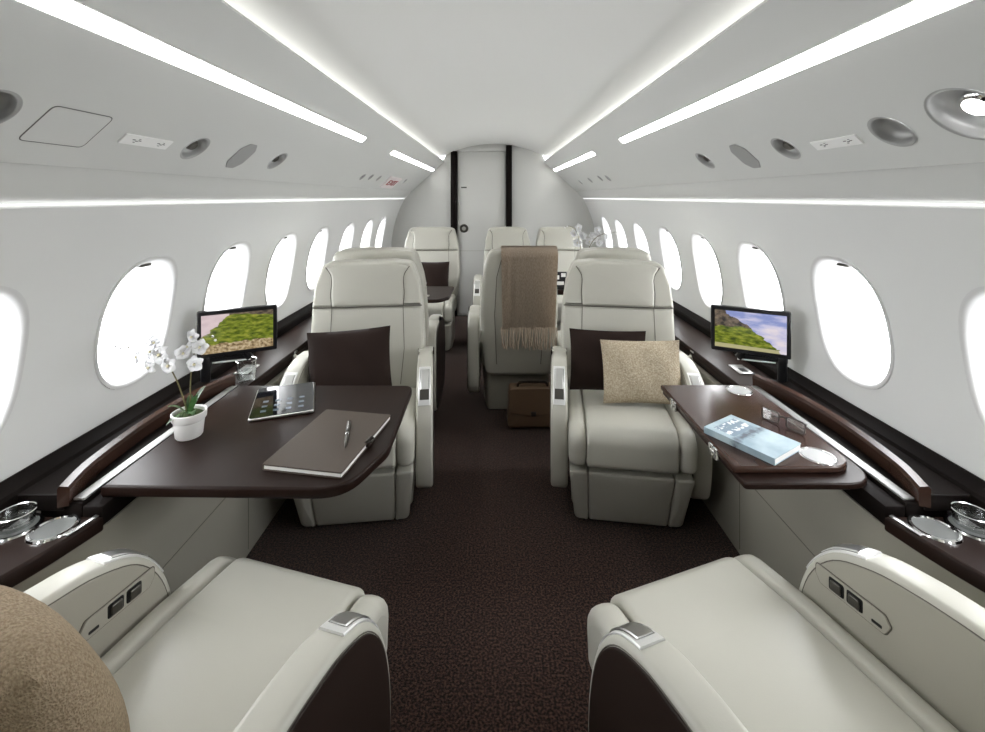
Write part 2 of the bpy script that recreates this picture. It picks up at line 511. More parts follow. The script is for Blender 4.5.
# door in the far bulkhead
t = thing('door_1', 'pale grey lavatory door between two dark wood posts in the far bulkhead', 'door', (-.135, YF, 0), kind='structure')
bm = BM(); box(bm, -.262, .262, -.018, -.001, .02, 1.795, .003); finish(bm, 'door_leaf', 'bulkhead', t)
bm = BM(); box(bm, -.255, .255, -.0195, -.0175, .708, .711); finish(bm, 'door_seam', 'panel_leather', t)
bm = BM(); mt = Matrix.Translation((-.195, -.018, .955)) @ Matrix.Rotation(PI / 2, 4, 'X')
lathe(bm, [(0, .012), (.018, .012), (.022, .006), (.034, .010), (.046, .006), (.048, 0)], 24, mtx=mt); dh = finish(bm, 'door_handle', 'dark_metal', t)
bm = BM(); lathe(bm, [(0, .014), (.018, .014), (.022, .010), (.022, .0)], 24, mtx=mt); finish(bm, 'lock_button', 'metal', dh)
bm = BM(); box(bm, -.225, -.165, -.022, -.018, 1.398, 1.412, .001); finish(bm, 'door_sign', 'dark_metal', t)
bm = BM(); box(bm, -.262, .262, -.03, -.001, .003, .018, .002); finish(bm, 'threshold', 'satin', t)
for i, (x0, x1, z1, nm) in enumerate(((-.472, -.405, 1.80, 'left'), (.132, .196, 1.865, 'right'))):
    bm = BM(); box(bm, x0, x1, YF - .06, YF + .0, 0, z1, .004)
    tag(finish(bm, 'trim_%d' % (5 + i), 'wood_dark'), 'dark wood post on the %s of the far door' % nm, 'trim', kind='structure')
bm = BM(); box(bm, -.40, .13, YF - .02, YF, 1.80, 1.85, .003)
tag(finish(bm, 'trim_7', 'bulkhead'), 'pale header panel over the far door', 'trim', kind='structure')

# ------------------------------------------------------------------ overhead fittings
def bowl(sx, Y, t, r, label, cat, name, group=None, lamp=False, nozzle=True, depth=.024):
    th = thing(name, label, cat, (0, 0, 0), group=group)
    bm = BM()
    lathe(bm, [(r + .003, .0025), (r - .001, .003), (r - .004, 0), (r * .92, -depth * .45), (r * .78, -depth * .8), (r * .55, -depth), (0, -depth)], 40)
    finish(bm, 'recess', 'recess', th, sharp=60)
    if nozzle:
        bm = BM(); lathe(bm, [(0, -depth + .020), (r * .30, -depth + .020), (r * .42, -depth + .014), (r * .46, -depth), (0, -depth)], 24, c=(0, 0, 0))
        finish(bm, 'nozzle' if not lamp else 'lamp_housing', 'chrome' if lamp else 'dark_metal', th)
    if lamp:
        bm = BM(); lathe(bm, [(0, -depth + .022), (r * .30, -depth + .022), (r * .30, -depth + .018), (0, -depth + .018)], 24, c=(0, 0, 0))
        finish(bm, 'bulb', 'lamp', th)
    th.matrix_world = psu_mtx(sx, Y, t)
    return th
G = 'recessed fittings in the overhead panels'
bowl(-1, *CUPS[-1][0], 'round recessed fitting cut off by the left edge, beside the access hatch', 'air vent', 'air_vent', G)
bowl(-1, *CUPS[-1][1], 'round recessed air vent between the left placard and the grey grille', 'air vent', 'air_vent', G)
bowl(-1, *CUPS[-1][2], 'round reading lamp right after the grey grille on the left panel', 'reading lamp', 'reading_lamp', G).children[1]['label'] = 'chrome lamp'
for k, w in ((3, 'small recessed fitting far along the left panel, third before the exit sign'), (4, 'small recessed fitting far along the left panel, second before the exit sign'), (5, 'small recessed fitting just before the exit sign'), (6, 'small recessed fitting just past the exit sign')):
    bowl(-1, *CUPS[-1][k], w, 'air vent', 'air_vent', G, depth=.022)
bowl(1, *CUPS[1][0], 'large lit reading lamp recessed at the right edge of the overhead panel', 'reading lamp', 'reading_lamp', G, lamp=True, depth=.036)
bowl(1, *CUPS[1][1], 'round empty recess between the right placard and the lit lamp', 'speaker', 'speaker_recess', G, nozzle=False)
bowl(1, *CUPS[1][2], 'round recessed air vent between the right placard and the grey grille', 'air vent', 'air_vent', G)
bowl(1, *CUPS[1][3], 'round reading lamp past the grey grille on the right panel', 'reading lamp', 'reading_lamp', G).children[1]['label'] = 'chrome lamp'
for k, w in ((4, 'small recessed fitting far along the right panel, nearest of the far four'), (5, 'small recessed fitting far along the right panel, second of the far four'), (6, 'small recessed fitting far along the right panel, third of the far four'), (7, 'small recessed fitting far along the right panel, closest to the bulkhead')):
    bowl(1, *CUPS[1][k], w, 'air vent', 'air_vent', G, depth=.022)

def flat_on_psu(sx, Y, t, outline, mtl, name, label, cat, th=.003, group=None):
    bm = BM(); puff(bm, outline, 0, th, .001, XY, 1)
    o = tag(finish(bm, name, mtl, sharp=30), label, cat, group)
    o.matrix_world = psu_mtx(sx, Y, t)
    return o
def rect(w, h, r=.004): return rpoly([(-w / 2, -h / 2), (w / 2, -h / 2), (w / 2, h / 2), (-w / 2, h / 2)], r, 4)
# access hatch: outline groove
bm = BM(); oo = rect(.132, .092, .012)
tube(bm, [(u, v, .0002) for u, v in oo], .0011, 6, closed=True)
h = thing('access_hatch', 'square outlined access hatch in the left overhead panel', 'hatch')
finish(bm, 'gap_line', 'psu_edge', h)
bm = BM(); puff(bm, rect(.130, .090, .011), 0, .0012, .0005, XY, 1); finish(bm, 'hatch_cover', 'psu', h, smooth=False)
h.matrix_world = psu_mtx(-1, .905, .105)
for sx, Y in ((-1, 1.11), (1, 1.128)):
    side = 'right' if sx > 0 else 'left'
    pl = thing('placard', 'small white rectangular placard on the %s overhead panel' % side, 'placard', group='placards on the overhead panels')
    bm = BM(); puff(bm, rect(.150, .030, .002), 0, .004, .001, XY, 1); finish(bm, 'plate', 'placard', pl, smooth=False)
    for x in (-.048, .030):        # two small pictograms, drawn as strokes
        bm = BM()
        def seg(x0, x1, y0, y1, b=bm): box(b, x0, x1, y0, y1, .0035, .0046)
        seg(x, x + .008, .001, .003); seg(x + .010, x + .017, -.002, .000); seg(x + .018, x + .026, .000, .002); seg(x + .006, x + .012, -.006, -.0045); seg(x + .016, x + .022, .005, .0062)
        finish(bm, 'pictogram', 'mark', pl, smooth=False)
    pl.matrix_world = psu_mtx(sx, Y, .1025)
    g = rpoly([(-.040, -.056), (.040, -.056), (.040, .056), (-.040, .056)], .036, 5)
    g = rpoly([(-.045, -.030), (-.020, -.056), (.020, -.056), (.045, -.030), (.045, .030), (.020, .056), (-.020, .056), (-.045, .030)], .012, 4)
    flat_on_psu(sx, 1.523 if sx < 0 else 1.533, .105, g, 'grille', 'speaker_grille', 'grey elongated speaker grille in the %s overhead panel' % side, 'speaker grille', .0025, 'speaker grilles in the overhead panels')
# exit sign
ex = thing('exit_sign', 'small white exit sign with red letters on the left overhead panel', 'sign')
bm = BM(); puff(bm, rect(.40, .125, .012), 0, .012, .003, XY, 2); finish(bm, 'plate', 'sign_white', ex)
def letters(txt, size, mtl, name, parent, z):
    cu = bpy.data.curves.new('t', 'FONT'); cu.body = txt; cu.size = size; cu.align_x = 'CENTER'; cu.align_y = 'CENTER'; cu.extrude = .0015
    o = bpy.data.objects.new('t', cu); COL.objects.link(o); bpy.context.view_layer.update()
    me = bpy.data.meshes.new_from_object(o.evaluated_get(bpy.context.evaluated_depsgraph_get()))
    bpy.data.objects.remove(o); bpy.data.curves.remove(cu)
    me.materials.clear(); me.materials.append(M[mtl])
    r = bpy.data.objects.new(name, me); COL.objects.link(r); r.parent = parent; r.location = (0, 0, z)
    return r
letters('EXIT', .078, 'sign_red', 'lettering', ex, .0135).scale = (1.95, 1, 1)
ex.matrix_world = psu_mtx(-1, 3.80, .085)

# ------------------------------------------------------------------ side ledges
EDGE = [(-.99, 1.0), (.45, 1.0), (.78, .972), (.886, .931), (.96, .905), (1.05, .882)]
def side_ledge(sx):
    side = 'right' if sx > 0 else 'left'
    t = thing('side_ledge', 'dark wood side ledge with light leather skirt running under the %s windows' % side, 'side ledge', group='side ledges')
    f = lambda x, y, d: (sx * x, y, d)
    # leather skirt down to the floor
    edge = crom([(x, y) for y, x in EDGE], 4, False)
    o = [(x + .022, y) for x, y in edge] + [(.893, 1.08), (.893, 5.1), (1.0, 5.1), (1.0, 1.2), (1.06, .9), (1.06, -.99)]
    bm = BM(); puff(bm, o, .0, .546, .002, f, 1); finish(bm, 'skirt', 'panel_leather', t, sharp=30)
    bm = BM(); tube(bm, [(sx * .893, y, .30) for y in (1.2, 1.69)], .0015, 6); tube(bm, [(sx * .893, 1.69, z) for z in (.02, .5)], .0015, 6)
    finish(bm, 'skirt_seam', 'seam', t)
    # near worktop with cups
    o = list(edge) + [(1.115, 1.05), (1.115, -.99)]
    bm = BM(); puff(bm, o, .545, .580, .006, f, 3); finish(bm, 'worktop', 'wood', t, sharp=30)
    # far worktop
    o = rpoly([(.912, 1.722), (.912, 5.1), (1.112, 5.1), (1.112, 1.722)], .004, 2)
    bm = BM(); puff(bm, o, .548, .600, .005, f, 3); finish(bm, 'worktop', 'wood', t, sharp=30)
    bm = BM(); box(bm, min(sx * .9115, sx * .92), max(sx * .9115, sx * .92), 1.73, 5.09, .578, .582); finish(bm, 'fascia_line', 'wood_dark', t)  # thin dark line along the fascia, like a drawer joint
    # upstand along the wall
    sec = [(1.129, .648), (1.118, .652), (1.082, .636), (1.076, .628), (1.074, .57), (1.118, .57)]
    bm = BM()
    a = [bm.verts.new((sx * x, -.99, z)) for x, z in sec]; b = [bm.verts.new((sx * x, 5.1, z)) for x, z in sec]
    for i in range(6): j = (i + 1) % 6; bm.faces.new((a[i], a[j], b[j], b[i]))
    bm.faces.new(a); bm.faces.new(b)
    finish(bm, 'upstand', 'wood_dark', t, sharp=20)
    # table bay: block, fascia, shelf, ends
    arch = [(.972, 1.05), (1.000, 1.14), (1.016, 1.27), (1.021, 1.38), (1.016, 1.48), (.998, 1.60), (.962, 1.715)]
    arch = crom(arch, 5, False)
    bm = BM(); puff(bm, list(arch) + [(1.078, 1.715), (1.078, 1.05)], .59, .628, .002, f, 1); finish(bm, 'bay_shelf', 'wood_dark', t, sharp=30)
    bm = BM(); box(bm, min(sx * .888, sx * .9345), max(sx * .888, sx * .9345), 1.055, 1.72, .552, .598, .003)
    box(bm, min(sx * .9355, sx * 1.03), max(sx * .9355, sx * 1.03), 1.056, 1.71, .552, .604, .002)
    finish(bm, 'bay_block', 'wood_dark', t)
    bm = BM(); box(bm, min(sx * .938, sx * .964), max(sx * .938, sx * .964), 1.065, 1.70, .6045, .611, .002); finish(bm, 'slide_track', 'track', t)
    # arched rim: a band standing on the bay edge
    bm = BM(); sec = [(-.010, .600), (-.012, .636), (-.008, .644), (.008, .648), (.012, .642), (.012, .600)]
    rings = []
    A = [Vector(p) for p in arch]
    for i, p in enumerate(A):
        tg = (A[min(i + 1, len(A) - 1)] - A[max(i - 1, 0)]).normalized(); nn = Vector((tg.y, -tg.x))
        rings.append([bm.verts.new((sx * (p.x + nn.x * u), p.y + nn.y * u, z)) for u, z in sec])
    for R1, R2 in zip(rings, rings[1:]):
        for i in range(6): j = (i + 1) % 6; bm.faces.new((R1[i], R1[j], R2[j], R2[i]))
    bm.faces.new(rings[0]); bm.faces.new(rings[-1])
    finish(bm, 'arched_rim', 'wood_rim', t, sharp=25)
    # metal nose strip at the end of the near worktop
    bm = BM(); box(bm, -.005, .005, -.032, .032, 0, .003, .001)
    s = finish(bm, 'metal_strip', 'metal', t); s.location = (sx * .902, 1.018, .580); s.rotation_euler = (0, 0, sx * math.radians(13))
    # cup holders
    for x, y, nm in ((.955, 1.008, 'mesh'), (1.040, 1.012, 'glass')):
        bm = BM(); lathe(bm, [(.036, .0005), (.0375, .004), (.043, .004), (.045, .0005)], 40, c=(sx * x, y, .58))
        c = finish(bm, 'cup_holder', 'chrome', t)
        bm = BM(); lathe(bm, [(0, .0008), (.037, .0008)], 40, c=(sx * x, y, .58)); finish(bm, 'cup_well', 'cup_mesh', c)
    # switch plate and small latch on the far worktop
    bm = BM(); box(bm, sx * 1.0 - .028, sx * 1.0 + .028, 1.835, 1.93, .600, .605, .002); p = finish(bm, 'switch_plate', 'metal', t)
    bm = BM(); box(bm, sx * 1.0 - .012, sx * 1.0 + .012, 1.85, 1.885, .605, .6065, .0005); finish(bm, 'slot', 'black', p)
    bm = BM(); box(bm, sx * .912 - .004, sx * .912 + .004, 2.12, 2.15, .586, .593, .001); finish(bm, 'latch', 'chrome', t)
    return t
side_ledge(-1); side_ledge(1)

# ------------------------------------------------------------------ seats
def make_seat(label, loc, rot_deg, arms=(-1, 1), inboard=-1, by=-.20, rec=.12, arm_off=0.0, detail=True, group='ivory leather cabin seats', ztop=1.01, bw=1.0, tuck=0.0):
    t = thing('cabin_seat', label, 'seat', loc, math.radians(rot_deg), group)
    # --- cushion: centre panel + two bolsters, side profile (y,z)
    cb = by - .02
    def cprof(dz=0, dy=0):
        return rpoly([(cb, .27), (.175 + dy, .272), (.235 + dy, .300), (.243 + dy, .405 + dz), (.20 + dy, .444 + dz), (.05, .448 + dz), (cb, .425 + dz)], [.02, .03, .03, .05, .05, .1, .02], 5)
    bm = BM(); puff(bm, cprof(), -.164, .164, .012, YZ, 3); finish(bm, 'seat_cushion', 'leather', t)
    for s in (-1, 1):
        bm = BM(); puff(bm, cprof(-.004, -.004), .1645, .231, .028, lambda u, v, d, s=s: (s * d, u, v), 4); finish(bm, 'bolster', 'leather', t)
    # --- lower front skirt (three panels by width)
    def skirt(x0t, x1t, x0b, x1b, nm, rb=(.012, .012)):
        bm = BM(); o = rpoly([(x0b, .018), (x1b, .018), (x1t, .262), (x0t, .262)], [rb[0], rb[1], .012, .012], 5)
        puff(bm, o, -.02, .205, .012, lambda u, v, d: (u, d - (.262 - v) * .40 * (1 if d > 0 else 0), v), 3, bulge1=.004)
        return finish(bm, nm, 'leather', t)
    skirt(-.158, .158, -.150, .150, 'leg_rest')
    for s in (-1, 1): skirt(*((.160, .228, .152, .205) if s > 0 else (-.228, -.160, -.205, -.152)), 'leg_rest_side', (.004, .05) if s > 0 else (.05, .004))
    # --- base
    bm = BM(); yr = by + .18 * rec - .125 + tuck; puff(bm, rpoly([(-.215 * bw, yr), (.215 * bw, yr), (.215, .0), (-.215, .0)], .03, 4), 0, .268, .01, XY, 2)
    finish(bm, 'base', 'leather_trim', t)
    # --- backrest
    def yb(z): return by - (z - .42) * rec
    H = ztop
    W = lambda pts: [(x * bw, z) for x, z in pts]
    full = W([(-.225, .24), (.225, .24), (.255, .50), (.262, .62), (.252, .79), (.236, .90), (.205, H - .01), (.12, H), (-.12, H), (-.205, H - .01), (-.236, .90), (-.252, .79), (-.262, .62), (-.255, .50)])
    shell = rpoly(full, [.05, .05, .1, .1, .1, .08, .045, .05, .05, .045, .08, .1, .1, .1], 4)
    bm = BM(); puff(bm, shell, -.135, -.045, .028, lambda u, v, d: (u, yb(v) + d, v), 4, bulge0=.012)
    sh = finish(bm, 'back_shell', 'leather', t)
    for s in (-1, 1):      # seams on the rear of the shell
        bm = BM(); tube(bm, [(s * x * bw, yb(z) - .1365 - .006, z) for x, z in ((.150, .32), (.165, .62), (.150, .85), (.115, .965))], .002, 6)
        finish(bm, 'seam', 'seam', sh)
    zs = H - .205
    low = W([(-.205, .38), (.205, .38), (.247, .50), (.255, .62), (.248, zs - .002), (-.248, zs - .002), (-.255, .62), (-.247, .50)])
    bm = BM(); puff(bm, rpoly(low, [.03, .03, .08, .08, .006, .006, .08, .08], 4), -.07, .0, .016, lambda u, v, d: (u, yb(v) + d, v), 4, bulge1=.003)
    bc = finish(bm, 'back_cushion', 'leather', t)
    for s in (-1, 1):
        bm = BM(); tube(bm, [(s * x * bw, yb(z) + .0012, z) for x, z in ((.150, .44), (.166, .60), (.160, zs - .004))], .0016, 6); finish(bm, 'back_seam', 'seam', bc)
    # headrest: one padded block, a soft centre pad running over its top, wings divided by curved seams
    wing = rpoly(W([(-.248, zs), (.248, zs), (.236, .90), (.200, H - .006), (.11, H + .002), (-.11, H + .002), (-.200, H - .006), (-.236, .90)]), [.006, .006, .06, .045, .05, .05, .045, .06], 4)
    bm = BM(); puff(bm, wing, -.075, .004, .012, lambda u, v, d: (u, yb(v) + d, v), 4)
    hw = finish(bm, 'headrest', 'leather', t)
    cl = [(.160, zs + .003), (.164, zs + .06), (.160, H - .085), (.166, H - .055), (.188, H - .022)]
    cen = rpoly(W([(-x, z) for x, z in cl[:1]] + cl + [(.11, H - .004), (-.11, H - .004)] + [(-x, z) for x, z in reversed(cl[1:])]), [.004, .004, .05, .04, .02, .012, .03, .03, .012, .02, .04, .05], 3)
    bm = BM(); puff(bm, cen, -.06, .011, .011, lambda u, v, d: (u, yb(v) + d, v), 3, bulge1=.004)
    finish(bm, 'headrest_pad', 'leather', hw)
    bm = BM()
    for s in (-1, 1): tube(bm, [(s * x * bw + s * .001, yb(z) + .0045, z) for x, z in crom(cl, 4, False)], .0022, 6)
    tube(bm, [(x * bw, yb(zs) + (.004 if abs(x) < .22 else -.004), zs) for x in (-.246, -.2, -.1, 0, .1, .2, .246)], .0028, 6)
    finish(bm, 'headrest_seam', 'seam', hw)
    # --- arms
    ap = [(by - .10, .16), (by - .118, .40), (by - .10, .565), (by + .0, .598), (by + .05, .602), (-.16, .604), (-.12, .604), (-.08, .602), (-.01, .592), (.07, .556), (.125, .48), (.150, .37), (.146, .245), (.105, .145), (.0, .115), (-.16, .115)]
    ap = [(y + (arm_off if y > -.17 else 0), z) for y, z in ap]
    arm_o = crom(ap, 5)
    k0 = 5 * 8 + 1; arc = [Vector(p) for p in arm_o[k0:k0 + 10]]
    def band(pts, half, o0, o1, s, bm):
        n = len(pts); rows = []
        for i, p in enumerate(pts):
            tg = (pts[min(i + 1, n - 1)] - pts[max(i - 1, 0)]).normalized(); nn = Vector((-tg.y, tg.x))
            if nn.x + nn.y < 0: nn = -nn
            e = .004
            sec = [(-half, o0), (-half, o1 - .002), (-half + .002, o1), (half - .002, o1), (half, o1 - .002), (half, o0)]
            rows.append([bm.verts.new((s * .2665 + x, p.x + nn.x * o, p.y + nn.y * o)) for x, o in sec])
        for A, B in zip(rows, rows[1:]):
            for i in range(6): q = (i + 1) % 6; bm.faces.new((A[i], A[q], B[q], B[i]))
        bm.faces.new(rows[0]); bm.faces.new(rows[-1])
        return bm
    for s in arms:
        bm = BM(); puff(bm, arm_o, .233, .300, .012, lambda u, v, d, s=s: (s * d, u, v), 3)
        a = finish(bm, 'armrest', 'leather', t)
        for sd, x0 in ((1, .2998), (-1, .2332)):
            ii = inset(arm_o, .012)
            bm = BM(); tube(bm, [(s * x0, u, v) for u, v in ii], .0013, 5, closed=True); finish(bm, 'piping', 'seam', a)
        if s == inboard:
            bm = BM(); puff(bm, inset(arm_o, .014), .298, .3035, .002, lambda u, v, d, s=s: (s * d, u, v), 2)
            tag(finish(bm, 'side_panel', 'brown_leather', a), 'dark brown leather side panel')
        # recline button plate following the front curve of the arm cap
        pb = finish(band(arc, .024, -.003, .0035, s, BM()), 'button_plate', 'satin', a, sharp=25)
        finish(band(arc[1:-1], .0195, .002, .0042, s, BM()), 'plate_recess', 'dark_metal', pb, sharp=25)
        finish(band(arc[1:-3], .0165, .002, .0062, s, BM()), 'recline_button', 'metal', pb, sharp=25)
        if s != inboard and detail:
            bm = BM(); puff(bm, inset(arm_o, .013), .231, .236, .0015, lambda u, v, d, s=s: (s * d, u, v), 2)
            tag(finish(bm, 'inner_face', 'leather_trim', a), 'darker greige leather inner face')  # thin layer, darker than the arm, over its inner face
            # control panel on the inner face
            xi = .2312
            f = lambda u, v, d, s=s, xi=xi: (s * (xi - d), u + arm_off, v)
            b = BM(); puff(b, rpoly([(-.035, .480), (.085, .484), (.095, .500), (.095, .520), (-.035, .516), (-.045, .500)], .007, 3), 0, .004, .0015, f, 2)
            cp = finish(b, 'control_panel', 'leather_trim', a)
            b = BM(); tube(b, [f(u, v, .0012) for u, v in rpoly([(-.036, .479), (.086, .483), (.096, .499), (.096, .521), (-.036, .517), (-.046, .501)], .007, 3)], .0011, 5, closed=True); finish(b, 'panel_edge', 'seam', cp)
            for yy in (.052, .017):
                b = BM(); puff(b, [(u + yy, v + .5005) for u, v in rect(.030, .027, .005)], .003, .0055, .001, f, 1); k = finish(b, 'switch_bezel', 'black', cp)
                b = BM(); puff(b, [(u + yy, v + .5005) for u, v in rect(.021, .020, .004)], .005, .0095, .002, f, 2); finish(b, 'switch', 'dark_metal', cp)
            b = BM(); puff(b, [(u - .022, v + .490) for u, v in rect(.018, .006, .002)], .0035, .0048, .0005, f, 1); finish(b, 'jack_slot', 'black', cp)
    return t

# near pair (facing forward, turned inward)
make_seat('near left ivory leather seat with a fawn knit cushion on it', (-.512, .872, 0), -16, inboard=1, by=-.33, rec=.30, arm_off=-.045)
make_seat('near right ivory leather seat with an empty cushion', (.490, .868, 0), 20, inboard=-1, by=-.33, rec=.30, arm_off=-.045)
# opposite pair (facing the camera)
make_seat('ivory leather seat behind the left table, holding one dark brown cushion', (-.555, 1.93, 0), 187, inboard=-1, by=-.19, rec=.06, arm_off=.01, ztop=1.0)
make_seat('ivory leather seat behind the right table, holding a dark and a beige cushion', (.540, 1.93, 0), 172, inboard=1, by=-.19, rec=.06, arm_off=.01, ztop=1.0)
# second row, facing away
make_seat('ivory seat facing away, back to back with the left table seat', (-.612, 2.81, 0), 0, arms=(1,), inboard=1, by=-.20, rec=.20, detail=False, ztop=1.03)
make_seat('ivory aisle seat facing away, with a taupe throw over its back', (.145, 3.05, 0), 0, tuck=.08, arms=(-1,), bw=.86, inboard=-1, by=-.20, rec=.20, detail=False, ztop=1.0)
make_seat('ivory seat facing away, back to back with the right table seat', (.622, 2.81, 0), 0, arms=(), bw=.86, inboard=-1, by=-.20, rec=.20, detail=False, ztop=1.03)
# far row, facing the camera
make_seat('far ivory seat left of the door with a dark brown cushion', (-.575, 3.98, 0), 180, arms=(1,), inboard=1, by=-.22, rec=.12, detail=False, ztop=1.02)
make_seat('far ivory seat right of the door, showing above the throw', (.125, 3.98, 0), 180, arms=(1,), bw=.86, inboard=1, by=-.22, rec=.12, detail=False, ztop=1.02)
make_seat('far ivory seat by the right wall, beside the far white orchid', (.60, 3.98, 0), 180, arms=(), bw=.86, inboard=1, by=-.22, rec=.12, detail=False, ztop=1.02)

# ------------------------------------------------------------------ cushions
def pillow(name, label, loc, rot, w, h, th, mtl, cat='cushion', rnd=0.0):
    bm = BM(); N = 22
    def pt(i, j, s):
        u, v = -1 + 2 * i / N, -1 + 2 * j / N
        pin = 1 - .05 * (1 - u * u) * abs(v) ** 3 * 0
        x = u * w / 2 * (1 - .045 * (1 - v * v) * abs(u) ** 2 * -1 - .045); z = v * h / 2 * (1 - .045 + .0)
        x = u * w / 2 * (.955 + .045 * v * v); z = v * h / 2 * (.955 + .045 * u * u)
        x = x * (1 - rnd) + rnd * w / 2 * u * math.sqrt(1 - v * v / 2); z = z * (1 - rnd) + rnd * h / 2 * v * math.sqrt(1 - u * u / 2)
        prof = (max(0, 1 - abs(u) ** 3.2) * max(0, 1 - abs(v) ** 3.2)) ** .62
        wr = .004 * math.sin(7 * u + 3 * v) * prof
        return (x, s * th / 2 * prof + wr, z)
    sheet(bm, [[pt(i, j, 1) for i in range(N + 1)] for j in range(N + 1)])
    sheet(bm, [[pt(i, j, -1) for i in range(N + 1)] for j in range(N + 1)])
    bmesh.ops.remove_doubles(bm, verts=bm.verts, dist=1e-5)
    o = finish(bm, name, mtl, sharp=75)
    o.location = loc; o.rotation_euler = [math.radians(a) for a in rot]
    return tag(o, label, cat, 'loose cushions on the seats')
pillow('throw_cushion', 'dark brown cushion on the seat behind the left table', (-.606, 1.955, .606), (-9, -3, 8), .345, .27, .075, 'brown_cloth')
pillow('throw_cushion', 'dark brown cushion half hidden behind the beige one', (.490, 2.008, .594), (-5, 0, -8), .325, .262, .04, 'brown_cloth')
pillow('throw_cushion', 'beige woven cushion leaning on the right table seat', (.606, 1.912, .582), (-12, -2, -8), .32, .252, .07, 'beige_cloth')
pillow('throw_cushion', 'dark brown cushion on the far seat left of the door', (-.545, 4.10, .59), (-12, 0, 0), .30, .28, .10, 'brown_cloth')
pillow('throw_cushion', 'large fawn knit cushion in the bottom left corner', (-.735, .690, .560), (22, 5, -16), .42, .40, .16, 'knit', rnd=.5)

# ------------------------------------------------------------------ tables
def cup_ring(parent, x, y, z, r=.040):
    bm = BM(); lathe(bm, [(r - .004, .0004), (r - .003, .0022), (r, .0022), (r + .002, .0004)], 40, c=(x, y, z))
    c = finish(bm, 'cup_holder', 'chrome', parent)
    bm = BM(); lathe(bm, [(0, .0007), (r - .003, .0007)], 40, c=(x, y, z)); finish(bm, 'cup_well', 'cup_shaded', c)
def open_table(label, pts, z0, z1, radii):
    t = thing('folding_table', label, 'table', (0, 0, z0), group='dark wood folding tables')
    bm = BM(); puff(bm, rpoly(pts, radii, 8), 0, z1 - z0, .006, XY, 3)
    finish(bm, 'table_top', 'wood', t, sharp=30)
    return t
lt = open_table('open dark wood table on the left with plant, tablet and folder', [(-.918, 1.085), (-.345, 1.075), (-.283, 1.25), (-.290, 1.668), (-.918, 1.668)], .5985, .625, [.002, .10, .10, .035, .002])
bm = BM(); tube(bm, [(-.60, 1.072 - 1e-3, .010), (-.40, 1.073, .010)], .0008, 5); finish(bm, 'edge_groove', 'wood_dark', lt)
ft = open_table('small far table in front of the left seat by the door', [(-.905, 3.06), (-.36, 3.06), (-.305, 3.16), (-.300, 3.52), (-.905, 3.52)], .6005, .625, [.002, .08, .06, .03, .002])
rt2 = open_table('far table on the right between the paired seats, under the far orchid', [(.36, 3.32), (.90, 3.32), (.90, 3.70), (.36, 3.70)], .6005, .635, [.04, .002, .002, .04])
# right, half folded
rt = thing('folding_table', 'half folded dark wood table on the right with a book', 'table', (0, 0, .5985), group='dark wood folding tables')
bm = BM(); puff(bm, rpoly([(.600, 1.112), (.930, 1.112), (.932, 1.655), (.600, 1.655)], [.012, .085, .004, .004], 10), 0, .0155, .004, XY, 3); finish(bm, 'lower_leaf', 'wood', rt, sharp=30)
bm = BM(); puff(bm, rpoly([(.593, 1.150), (.905, 1.150), (.912, 1.655), (.593, 1.655)], [.006, .075, .004, .004], 10), .0165, .0335, .005, XY, 3); finish(bm, 'upper_leaf', 'wood_rim', rt, sharp=30)
for y in (1.535, 1.255):
    bm = BM(); box(bm, .588, .600, y - .022, y - .003, .002, .030, .002); box(bm, .588, .600, y + .003, y + .022, .002, .030, .002); box(bm, .586, .594, y - .012, y + .012, .012, .020, .002)
    finish(bm, 'hinge', 'chrome', rt)
cup_ring(rt, .835, 1.200, .0335); cup_ring(rt, .847, 1.605, .0335)

